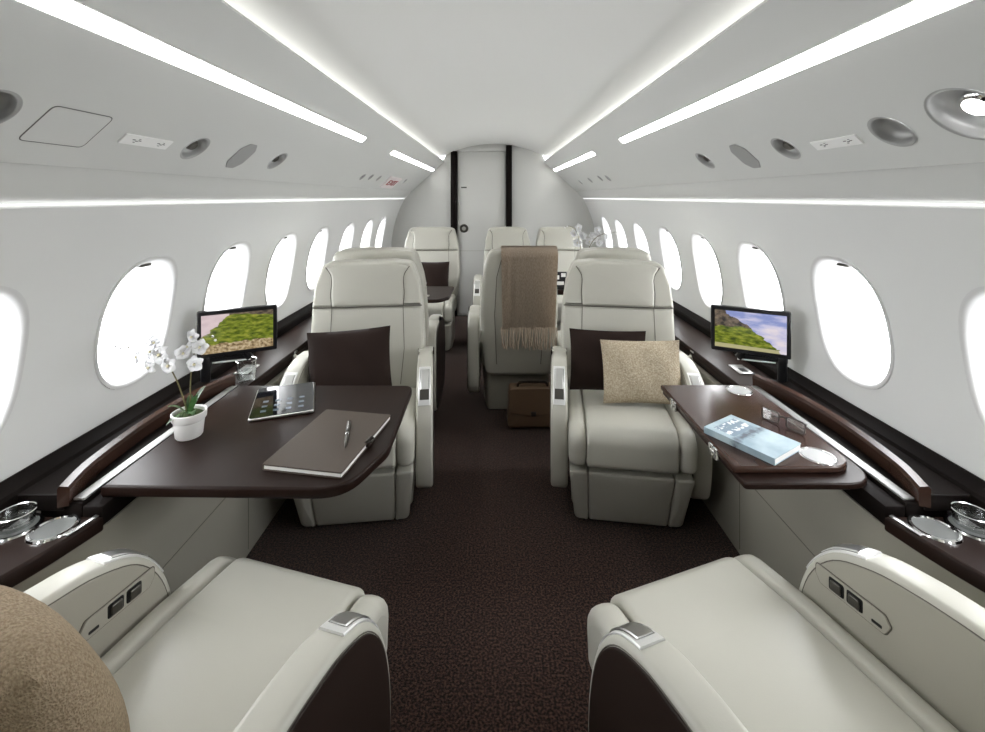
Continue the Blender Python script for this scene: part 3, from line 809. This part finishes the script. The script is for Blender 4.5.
# ------------------------------------------------------------------ things on the left table
# orchid
def orchid(label, loc, scale, full=True, name='potted_orchid'):
    t = thing(name, label, 'plant', loc, group='white potted orchids')
    bm = BM(); lathe(bm, [(0, 0), (.033, 0), (.036, .004), (.0405, .048), (.043, .050), (.0455, .054), (.0465, .072), (.044, .074), (.041, .072), (.040, .060), (0, .058)], 40); finish(bm, 'pot', 'white_ceramic', t)
    bm = BM(); lathe(bm, [(.041, .060), (.03, .068), (.015, .071), (0, .072)], 24); finish(bm, 'moss', 'moss', t)
    def P(px, py, y=0.0):      # points measured on the plant, metres from the pot base
        return ((px - 187) * 1.31 / 465, y, (436 - py) * 1.31 / 465)
    s1 = crom([P(184, 415), P(183, 404, .0), P(177, 378, -.01), P(169, 358, -.02), P(160, 347, -.03), P(148, 341, -.035), P(134, 338, -.04), P(122, 337, -.045)], 5, False)
    s2 = crom([P(187, 415), P(186, 400, .01), P(186, 384, .01), P(189, 360, .005), P(195, 340, .0), P(203, 331, -.01), P(213, 328, -.02), P(221, 331, -.03)], 5, False)
    for s in (s1, s2):
        bm = BM(); n = len(s); tube(bm, s, [.0022 - .0013 * i / n for i in range(n)], 6); finish(bm, 'stem', 'stem', t)
    def leaf(p0, p1, wd, sag):
        bm = BM(); p0 = Vector(p0); p1 = Vector(p1); n = 8; rows = []
        d = p1 - p0; side = d.cross(Vector((0, 0, 1))); side.normalize()
        for i in range(n + 1):
            q = i / n; c = p0 + d * q + Vector((0, 0, sag * 4 * q * (1 - q))); w = wd * math.sin(PI * min(1, .12 + q * .88)) ** .7
            rows.append([c - side * w + Vector((0, 0, w * .35)), c - Vector((0, 0, .0)), c + side * w + Vector((0, 0, w * .35))])
        sheet(bm, [[tuple(v) for v in r] for r in rows])
        geom = bmesh.ops.solidify(bm, geom=bm.faces[:], thickness=.0012)
        finish(bm, 'leaf', 'leaf', t, sharp=60)
    leaf((-.004, 0, .062), P(171, 401, -.03), .009, .01)
    leaf((.002, 0, .062), P(199, 391, -.01), .012, .012)
    leaf((.004, -.005, .062), P(203, 407, -.05), .011, .012)
    leaf((.0, .005, .062), P(196, 389, .04), .011, .012)
    leaf((-.006, -.008, .062), P(176, 416, -.055), .009, .010)
    leaf((-.002, .004, .062), P(177, 400, .05), .009, .010)
    spots = [(158, 343, -.03), (175, 357, -.03), (146, 347, -.04), (157, 357, -.035), (165, 349, -.025), (168, 346, -.035), (159, 334, -.03), (193, 330, 0), (189, 342, .0), (195, 359, .0), (201, 341, -.005), (184, 346, -.01)]
    fm = BM()
    for k in range(5):
        a = PI / 2 + k * 2 * PI / 5; wd = .0075 if k % 2 == 0 else .0095
        rows = []
        for i in range(6):
            q = i / 5; r = .002 + .015 * q; w = wd * math.sin(PI * (.10 + .87 * q)) ** .8
            c = Vector((math.cos(a) * r, -.002 - .004 * q * (1 - q) * 4, math.sin(a) * r)); sd = Vector((-math.sin(a), 0, math.cos(a)))
            rows.append([tuple(c - sd * w + Vector((0, .002, 0))), tuple(c), tuple(c + sd * w + Vector((0, .002, 0)))])
        sheet(fm, rows)
    bmesh.ops.solidify(fm, geom=fm.faces[:], thickness=.0006)
    f0 = finish(fm, 'flower', 'petal', t, sharp=70)
    lip = BM(); bmesh.ops.create_icosphere(lip, subdivisions=1, radius=.0032, matrix=Matrix.Translation((0, -.006, -.001)))
    l0 = finish(lip, 'lip', 'petal_core', f0)
    for i, (px, py, y) in enumerate(spots):
        f = f0 if i == 0 else f0.copy()
        if i: COL.objects.link(f); l = l0.copy(); COL.objects.link(l); l.parent = f
        f.location = P(px, py, y - .006); sc = 1.25 + .3 * random.random()
        f.scale = (sc, sc, sc); f.rotation_euler = (random.uniform(-.6, .5), random.uniform(-.5, .5), random.uniform(-.9, .9))
    for px, py, y in ((122, 337, -.045), (127, 339, -.043), (134, 338, -.04), (216, 329, -.02), (221, 332, -.03)):
        bm = BM(); bmesh.ops.create_icosphere(bm, subdivisions=2, radius=.0038, matrix=Matrix.Translation(P(px, py, y)))
        finish(bm, 'bud', 'petal', t)
    t.scale = (scale,) * 3
    return t
po = orchid('white orchid in a white pot on the left table', (-.862, 1.315, .6252), .95)
po2 = copy_tree(po); po2.location = (.66, 3.52, .6352); po2.scale = (1.45, 1.45, 1.45); po2.rotation_euler = (0, 0, 2.7)
po2['label'] = 'far white orchid on the far right table, by the windows'

# tablet
tb = thing('tablet', 'black tablet with a silver rim on the left table', 'tablet', (-.690, 1.532, .6252), math.radians(20))
bm = BM(); puff(bm, rect(.186, .240, .012), 0, .010, .004, XY, 3); finish(bm, 'case', 'metal', tb)
bm = BM(); puff(bm, rect(.180, .234, .010), .0095, .0108, .0004, XY, 1); sc = finish(bm, 'screen', 'tablet_glass', tb)
bm = BM()
for i in range(4):
    for j in range(3): box(bm, -.063 + i * .036, -.047 + i * .036, -.085 + j * .036, -.070 + j * .036, .0109, .0111)
finish(bm, 'icon_grid', 'icon', sc, smooth=False)

# folder + pen
fo = thing('folder', 'taupe leather folder lying at the open edge of the left table', 'folder', (-.442, 1.278, .6252), math.radians(-10))
bm = BM(); puff(bm, rect(.212, .303, .006), .0, .0035, .0015, XY, 2); puff(bm, rect(.212, .303, .006), .0125, .016, .0015, XY, 2); puff(bm, [(-.106, -.150), (-.102, -.150), (-.102, .150), (-.106, .150)], .002, .014, .001, XY, 1)
finish(bm, 'cover', 'folder', fo)
bm = BM(); box(bm, -.102, .1035, -.1485, .1485, .0033, .0127); finish(bm, 'pages', 'paper', fo, smooth=False)
bm = BM(); box(bm, .098, .112, -.016, .016, -.0 + .004, .0175, .002); finish(bm, 'clasp_strap', 'brown_leather', fo)
bm = BM(); tube(bm, [(.104, -.014, .019), (.116, -.008, .017), (.118, .008, .017), (.106, .014, .019)], .003, 8, closed=True); finish(bm, 'clasp', 'dark_metal', fo)
pn = thing('pen', 'dark metal pen lying on the taupe folder', 'pen', (-.405, 1.282, .6463), math.atan2(.035, .149) * -1 + 0)
pn.rotation_euler = (0, 0, math.radians(13.5))
def cyl_y(bm, prof, n=20):
    return lathe(bm, [(r, y) for r, y in prof], n, mtx=Matrix.Rotation(-PI / 2, 4, 'X'))
bm = BM(); cyl_y(bm, [(0, -.072), (.0012, -.07), (.0035, -.055), (.0048, -.035), (.0048, .0)]); finish(bm, 'barrel', 'dark_metal', pn)
bm = BM(); cyl_y(bm, [(.0052, .004), (.0054, .06), (.0050, .072), (0, .074)]); finish(bm, 'cap', 'dark_metal', pn)
bm = BM(); cyl_y(bm, [(.0050, -.003), (.0056, -.002), (.0056, .004), (.0050, .005)]); finish(bm, 'ring', 'chrome', pn)
bm = BM(); box(bm, -.0014, .0014, .02, .068, .0052, .0068, .0005); finish(bm, 'clip', 'chrome', pn)

# tumbler glasses
def tumbler(label, loc, r=.036, h=.078):
    t = thing('tumbler_glass', label, 'glass', loc, group='clear tumbler glasses')
    bm = BM(); lathe(bm, [(0, .0005), (r * .86, .0005), (r * .9, .003), (r, h), (r - .002, h), (r * .86, .010), (0, .010)], 32); finish(bm, 'vessel', 'glass', t)
    bm = BM(); lathe(bm, [(r - .0028, h), (r - .001, h + .001), (r + .0006, h)], 32); finish(bm, 'rim', 'chrome', t)
    bm = BM(); lathe(bm, [(0, .0105), (r * .85, .0105), (r * .93, h * .5), (0, h * .5)], 32); finish(bm, 'water', 'glass', t)
    return t
tumbler('clear tumbler glass at the corner of the left table, under the screen', (-.945, 1.775, .6005))
tumbler('clear glass in the outer cup holder of the left ledge', (-1.040, 1.012, .5850), .034, .030)
tumbler('clear glass in the outer cup holder of the right ledge', (1.040, 1.012, .5850), .034, .030)

# ------------------------------------------------------------------ things on the right table
def book_cover():
    m = mat('book_cover', (.6, .7, .74, 1), .35)
    nt = m.node_tree; p = nt.nodes['Principled BSDF']
    tc = nt.nodes.new('ShaderNodeTexCoord'); sp = nt.nodes.new('ShaderNodeSeparateXYZ'); nt.links.new(tc.outputs['Object'], sp.inputs[0])
    def ramp(src, els):
        r = nt.nodes.new('ShaderNodeValToRGB'); e = r.color_ramp.elements
        e[0].position, e[0].color = els[0]; e[1].position, e[1].color = els[-1]
        for q, c in els[1:-1]:
            x = e.new(q); x.color = c
        nt.links.new(src, r.inputs['Fac']); return r.outputs[0]
    def noise(scale, det=3):
        t = nt.nodes.new('ShaderNodeTexNoise'); t.inputs['Scale'].default_value = scale; t.inputs['Detail'].default_value = det
        nt.links.new(tc.outputs['Object'], t.inputs['Vector']); return t.outputs['Fac']
    def mth(op, a, b):
        t = nt.nodes.new('ShaderNodeMath'); t.operation = op
        for i, v in enumerate((a, b)):
            if isinstance(v, (int, float)): t.inputs[i].default_value = v
            else: nt.links.new(v, t.inputs[i])
        return t.outputs[0]
    def mix(f, a, b):
        t = nt.nodes.new('ShaderNodeMix'); t.data_type = 'RGBA'; nt.links.new(f, t.inputs['Factor'])
        for nm, v in (('A', a), ('B', b)):
            s = [i for i in t.inputs if i.name == nm and i.type == 'RGBA'][0]
            if isinstance(v, tuple): s.default_value = v
            else: nt.links.new(v, s)
        return [o for o in t.outputs if o.type == 'RGBA'][0]
    sky = ramp(noise(14), [(.35, (.27, .37, .44, 1)), (.65, (.46, .57, .61, 1))])
    # grey-blue wash at the title end and a dark ink blot in the middle
    blot = mth('ADD', mth('MULTIPLY', mth('ABSOLUTE', mth('SUBTRACT', sp.outputs['Y'], .005), 0), 26), mth('MULTIPLY', noise(55, 5), 1.1))
    blotm = ramp(blot, [(.55, (1, 1, 1, 1)), (.95, (0, 0, 0, 1))])
    c = mix(blotm, sky, (.10, .12, .15, 1))
    return m, nt, p, mix, c, mth, noise, sp, ramp
m, nt, p, mix, c, mth, noise, sp, ramp = book_cover()
# title-like lettering rows (unreadable in the photograph): broken white strokes
rows = mth('GREATER_THAN', mth('SINE', mth('MULTIPLY', sp.outputs['Y'], 2 * PI / .030), 0), -.15)
inz = mth('MULTIPLY', mth('GREATER_THAN', sp.outputs['Y'], .018), mth('LESS_THAN', mth('ABSOLUTE', sp.outputs['X'], 0), .050))
inz = mth('MULTIPLY', inz, mth('LESS_THAN', sp.outputs['Y'], .078))
strokes = mth('GREATER_THAN', noise(95, 1), .50)
c = mix(inz, c, (.22, .29, .36, 1)); c = mix(mth('MULTIPLY', mth('MULTIPLY', rows, inz), strokes), c, (.80, .83, .85, 1))
nt.links.new(c, p.inputs['Base Color'])
M['book_cover'] = m
bk = thing('book', 'pale blue paperback book on the right table', 'book', (.703, 1.272, .6323), math.radians(32.5))
bm = BM(); puff(bm, rect(.134, .192, .002), .0155, .018, .0005, XY, 1); puff(bm, rect(.134, .192, .002), 0, .002, .0005, XY, 1); box(bm, -.068, -.066, -.096, .096, .0, .018, .0005)
finish(bm, 'cover', 'book_cover', bk, smooth=False)
bm = BM(); box(bm, -.066, .065, -.0945, .0945, .002, .0156); finish(bm, 'pages', 'paper', bk, smooth=False)
# eyeglasses
eg = thing('eyeglasses', 'folded eyeglasses lying behind the book on the right table', 'eyeglasses', (.838, 1.352, .6323), math.radians(-62))
bm = BM()
for s in (-1, 1):
    o = rpoly([(s * .010, .004), (s * .060, .002), (s * .062, .034), (s * .010, .034)], .008, 4)
    tube(bm, [(u, .0 + v * .12, v) for u, v in o], .0018, 6, closed=True)
tube(bm, [(-.010, .003, .026), (0, .004, .029), (.010, .003, .026)], .0016, 6)
finish(bm, 'rims', 'dark_metal', eg)
for s in (-1, 1):
    bm = BM(); o = rpoly([(s * .011, .005), (s * .059, .003), (s * .061, .033), (s * .011, .033)], .008, 4)
    puff(bm, o, 0, .001, .0003, lambda u, v, d: (u, v * .12 + d, v), 1); finish(bm, 'lens', 'glass', eg)
    bm = BM(); tube(bm, [(s * .063, .004, .030), (s * .060, .014, .029), (s * .0, .020 + .004 * s, .020), (-s * .045, .022 + .004 * s, .006), (-s * .055, .022 + .004 * s, .002)], .0016, 6); finish(bm, 'temple', 'dark_metal', eg)

# ------------------------------------------------------------------ screens on arms
def screen_mat(name, left):
    m = bpy.data.materials.new(name); m.use_nodes = True; nt = m.node_tree
    p = nt.nodes['Principled BSDF']; p.inputs['Base Color'].default_value = (.01, .01, .01, 1); p.inputs['Roughness'].default_value = .15
    uv = nt.nodes.new('ShaderNodeTexCoord'); sp = nt.nodes.new('ShaderNodeSeparateXYZ'); nt.links.new(uv.outputs['UV'], sp.inputs[0])
    U, V = sp.outputs['X'], sp.outputs['Y']
    def mth(op, a, b=0.0):
        t = nt.nodes.new('ShaderNodeMath'); t.operation = op
        for i, v in enumerate((a, b)):
            if isinstance(v, (int, float)): t.inputs[i].default_value = v
            else: nt.links.new(v, t.inputs[i])
        return t.outputs[0]
    def noise(sx, sy, det=4):
        mp = nt.nodes.new('ShaderNodeMapping'); nt.links.new(uv.outputs['UV'], mp.inputs[0]); mp.inputs['Scale'].default_value = (sx, sy, 1)
        t = nt.nodes.new('ShaderNodeTexNoise'); t.inputs['Scale'].default_value = 1; t.inputs['Detail'].default_value = det; nt.links.new(mp.outputs[0], t.inputs['Vector']); return t.outputs['Fac']
    def ramp(src, els):
        r = nt.nodes.new('ShaderNodeValToRGB'); e = r.color_ramp.elements
        e[0].position, e[0].color = els[0]; e[1].position, e[1].color = els[-1]
        for q, c in els[1:-1]: x = e.new(q); x.color = c
        nt.links.new(src, r.inputs['Fac']); return r.outputs[0]
    def mix(f, a, b):
        t = nt.nodes.new('ShaderNodeMix'); t.data_type = 'RGBA'; nt.links.new(f, t.inputs['Factor'])
        for nm, v in (('A', a), ('B', b)):
            s = [i for i in t.inputs if i.name == nm and i.type == 'RGBA'][0]
            if isinstance(v, tuple): s.default_value = v
            else: nt.links.new(v, s)
        return [o for o in t.outputs if o.type == 'RGBA'][0]
    wob = mth('MULTIPLY', mth('SUBTRACT', noise(7, 7), .5), .35)
    grass = ramp(noise(9, 14), [(.30, srgb(44, 58, 16)), (.5, srgb(104, 118, 30)), (.7, srgb(158, 160, 62))])
    rock = ramp(noise(12, 10), [(.35, srgb(34, 28, 26)), (.65, srgb(126, 110, 92))])
    if not left:
        sky = ramp(mth('ADD', noise(3, 6), mth('MULTIPLY', V, .25)), [(.45, srgb(226, 216, 222)), (.62, srgb(196, 194, 222)), (.78, srgb(136, 148, 200))])
        hill = mth('GREATER_THAN', mth('ADD', mth('SUBTRACT', 1.18, mth('MULTIPLY', U, 1.22)), wob), V)
        rk = mth('GREATER_THAN', mth('ADD', V, mth('MULTIPLY', wob, .8)), mth('ADD', .56, mth('MULTIPLY', U, .10)))
        strip = mth('GREATER_THAN', mth('ADD', .115, mth('MULTIPLY', U, -.03)), V)
    else:
        sky = ramp(noise(3, 5), [(.3, srgb(226, 206, 208)), (.7, srgb(196, 176, 180))])
        hill = mth('GREATER_THAN', mth('ADD', mth('ADD', .42, mth('MULTIPLY', U, 1.45)), wob), V)
        rk = mth('GREATER_THAN', mth('ADD', V, mth('MULTIPLY', wob, .5)), mth('SUBTRACT', 1.04, mth('MULTIPLY', U, .17)))
        strip = mth('GREATER_THAN', mth('ADD', .24, mth('MULTIPLY', wob, .5)), V)
    stone = ramp(noise(22, 16), [(.32, srgb(92, 72, 44)), (.5, srgb(168, 146, 110)), (.68, srgb(206, 190, 160))])
    if not left: stone = srgb(178, 172, 128)
    c = mix(rk, grass, rock); c = mix(strip, c, stone); c = mix(hill, sky, c)
    nt.links.new(c, p.inputs['Emission Color']); p.inputs['Emission Strength'].default_value = .34
    return m
M['screen_left'] = screen_mat('screen_left', True); M['screen_right'] = screen_mat('screen_right', False)
def monitor(sx, label):
    t = thing('monitor', label, 'screen', (sx * 1.054, 1.700, .640), group='screens on swing arms')
    # post and arm
    bm = BM(); lathe(bm, [(0, -.0115), (.016, -.0115), (.016, .052), (.018, .056), (.018, .078), (.014, .084), (0, .084)], 20); finish(bm, 'post', 'black', t)
    bm = BM(); lathe(bm, [(0, .0845), (.011, .0845), (.010, .087), (0, .0875)], 20); finish(bm, 'pivot_cap', 'chrome', t)
    end = Vector((sx * (.925 - 1.054), .062, .060))
    bm = BM(); tube(bm, [(0, 0, .066), tuple(end * .5 + Vector((0, 0, .034))), tuple(end)], [.012, .011, .010], 10); finish(bm, 'swing_arm', 'black', t)
    bm = BM(); tube(bm, [(sx * -.02, .006, .051), tuple(end + Vector((-sx * .005, -.004, -.012)))], .003, 8); finish(bm, 'cable', 'satin', t)
    # panel: centre + axes
    L = Vector((sx * .835, 1.79, 0)); R = Vector((sx * 1.067, 1.67, 0))
    ex = (R - L) if sx > 0 else (L - R)
    w = ex.length; ex.normalize()
    lean = .06
    nrm = Vector((ex.y, -ex.x, 0)); nrm.normalize()        # towards the viewer
    ez = (Vector((0, 0, 1)) + nrm * lean).normalized(); nn = ex.cross(ez) * 1.0
    c = (L + R) / 2 + Vector((0, 0, .802)) - Vector(t.location)
    h = .172
    mt = Matrix(((ex.x, ez.x, nn.x, c.x), (ex.y, ez.y, nn.y, c.y), (ex.z, ez.z, nn.z, c.z), (0, 0, 0, 1)))
    bm = BM(); puff(bm, rect(w, h, .006), -.012, .010, .003, XY, 2)
    for v in bm.verts: v.co = mt @ v.co
    b = finish(bm, 'housing', 'black', t)
    me = bpy.data.meshes.new('screen'); a, d = w / 2 - .014, h / 2 - .014
    q = [mt @ Vector((x, y, .0106)) for x, y in ((-a, -d + .002), (a, -d + .002), (a, d), (-a, d))]
    me.from_pydata([tuple(v) for v in q], [], [(0, 1, 2, 3)]); ul = me.uv_layers.new()
    for l, uvc in zip(ul.data, ((0, 0), (1, 0), (1, 1), (0, 1))): l.uv = uvc
    me.materials.append(M['screen_right' if sx > 0 else 'screen_left'])
    s = bpy.data.objects.new('screen_image', me); COL.objects.link(s); s.parent = b
    bm = BM(); tube(bm, [tuple(end + Vector((0, 0, -.008))), tuple(c + mt.to_3x3() @ Vector((0, -.06, -.014)))], .014, 8); finish(bm, 'bracket', 'black', t)
    return t
monitor(-1, 'black framed screen showing a green hillside, left of the plant')
monitor(1, 'black framed screen showing a hillside and blue sky, above the right table')

# ------------------------------------------------------------------ throw blanket over the aisle seat
def throw_blanket():
    t = thing('throw_blanket', 'taupe wool throw with fringe hanging over the aisle seat back', 'blanket', (.145, 3.05, 0))
    by, rec, H = -.20, .20, 1.0
    yb = lambda z: by - (z - .42) * rec
    path = []
    for z in (.545, .60, .66, .72, .77, .82, .87, .92, .96, .985): path.append((yb(z) - .135 - .022, z))
    path += [(yb(1.0) - .125, 1.008), (yb(1.0) - .09, 1.018), (yb(1.0) - .04, 1.018), (yb(1.0) + .005, 1.010)]
    for z in (.98, .94, .88, .82, .76, .70): path.append((yb(z) + .028, z))
    x0, x1 = -.105, .212; nx = 40
    rows = []
    for i, (y, z) in enumerate(path):
        row = []
        for j in range(nx + 1):
            q = j / nx; x = x0 + (x1 - x0) * q
            hang = max(0, min(1, (.98 - z) / .4)) if i < 10 else 0
            sgn = -1 if i < 12 else 1
            wv = .006 * math.sin(q * 17 + .6) * hang + .004 * math.sin(q * 41) * hang
            fold = .010 * math.exp(-((q - .10) / .05) ** 2) + .008 * math.exp(-((q - .02) / .03) ** 2)
            dx = -.012 * hang * (1 - 2 * q)
            row.append((x + dx * -1 * .6, y + sgn * (abs(wv) + fold * (1 if i < 12 else 0)), z + .004 * math.sin(q * 9) * (1 if i == 0 else 0)))
        rows.append(row)
    bm = BM(); sheet(bm, rows)
    bmesh.ops.solidify(bm, geom=bm.faces[:], thickness=.006)
    finish(bm, 'blanket_cloth', 'throw', t, sharp=80)
    bm = BM()
    for k in range(46):
        q = k / 45; x = x0 + (x1 - x0) * q + random.uniform(-.003, .003); y0 = path[0][0] - .004
        l = random.uniform(.105, .135); dx = random.uniform(-.014, .014)
        pts = [(x, y0, .552), (x + dx * .2 + .003 * math.sin(k), y0 - .004, .552 - l * .35), (x + dx * .6, y0 - .003 + random.uniform(-.005, .005), .552 - l * .7), (x + dx, y0 + .002 + random.uniform(-.006, .006), .552 - l)]
        tube(bm, crom(pts, 3, False), [.0042, .004, .0034, .003, .003, .003, .0032, .0036, .0036, .003][:10], 5)
    tag(finish(bm, 'fringe', 'throw', t), kind='stuff')
    return t
throw_blanket()

# ------------------------------------------------------------------ bag on the floor
bg = thing('handbag', 'brown leather bag on the carpet below the taupe throw', 'bag', (.218, 2.655, 0), math.radians(2))
w = .29
bm = BM(); puff(bm, rpoly([(-w / 2, .004), (w / 2, .004), (w / 2 - .012, .228), (-w / 2 + .012, .228)], [.03, .03, .02, .02], 4), -.06, .06, .025, lambda u, v, d: (u, d * (1.05 - v * .9), v), 4, bulge0=.006, bulge1=.006)
finish(bm, 'bag_body', 'bag', bg)
bm = BM(); puff(bm, rpoly([(-w / 2 + .006, .10), (-.02, .082), (.02, .082), (w / 2 - .006, .10), (w / 2 - .012, .230), (-w / 2 + .012, .230)], [.02, .03, .03, .02, .015, .015], 4), -.072, -.060, .004, lambda u, v, d: (u, (d + .003) * (1.05 - v * .9) - .004, v), 2)
finish(bm, 'flap', 'bag', bg)
bm = BM(); tube(bm, crom([(-.085, -.02, .222), (-.080, -.02, .243), (-.055, -.02, .252), (.055, -.02, .252), (.080, -.02, .243), (.085, -.02, .222)], 5, False), .007, 8); finish(bm, 'handle', 'brown_leather', bg)
bm = BM(); box(bm, -.014, .014, -.074, -.066, .082, .106, .002); finish(bm, 'clasp', 'dark_metal', bg)

# small card on the far left table, framed card stand on the far right table
bm = BM(); box(bm, -.49, -.44, 3.14, 3.18, .6252, .632, .002)
tag(finish(bm, 'metal_dish', 'metal'), 'small shiny dish on the far left table', 'dish')
cs = thing('card_stand', 'small black stand with white cards on the far right table', 'card stand', (.475, 3.36, .6352))
bm = BM(); box(bm, -.05, .05, -.012, .012, 0, .018, .002); box(bm, -.05, .05, -.004, .004, .018, .125, .002); finish(bm, 'stand', 'black', cs)
bm = BM(); box(bm, -.042, -.004, -.0055, -.0042, .070, .100); box(bm, -.02, .03, -.0055, -.0042, .03, .055); box(bm, .01, .042, -.0055, -.0042, .088, .115); finish(bm, 'cards', 'paper', cs, smooth=False)

# ------------------------------------------------------------------ daylight
w = bpy.data.worlds.new('daylight'); S.world = w; w.use_nodes = True
wn = w.node_tree; bgn = wn.nodes['Background']
tc = wn.nodes.new('ShaderNodeTexCoord'); sp = wn.nodes.new('ShaderNodeSeparateXYZ'); wn.links.new(tc.outputs['Generated'], sp.inputs[0])
mr = wn.nodes.new('ShaderNodeMapRange'); wn.links.new(sp.outputs['Z'], mr.inputs['Value'])
mr.inputs['From Min'].default_value = -.15; mr.inputs['From Max'].default_value = .25   # hazy ground to bright overcast sky
mr.inputs['To Min'].default_value = 4.2; mr.inputs['To Max'].default_value = 7.5
wn.links.new(mr.outputs[0], bgn.inputs['Strength'])
bgn.inputs['Color'].default_value = (.96, .98, 1.0, 1)
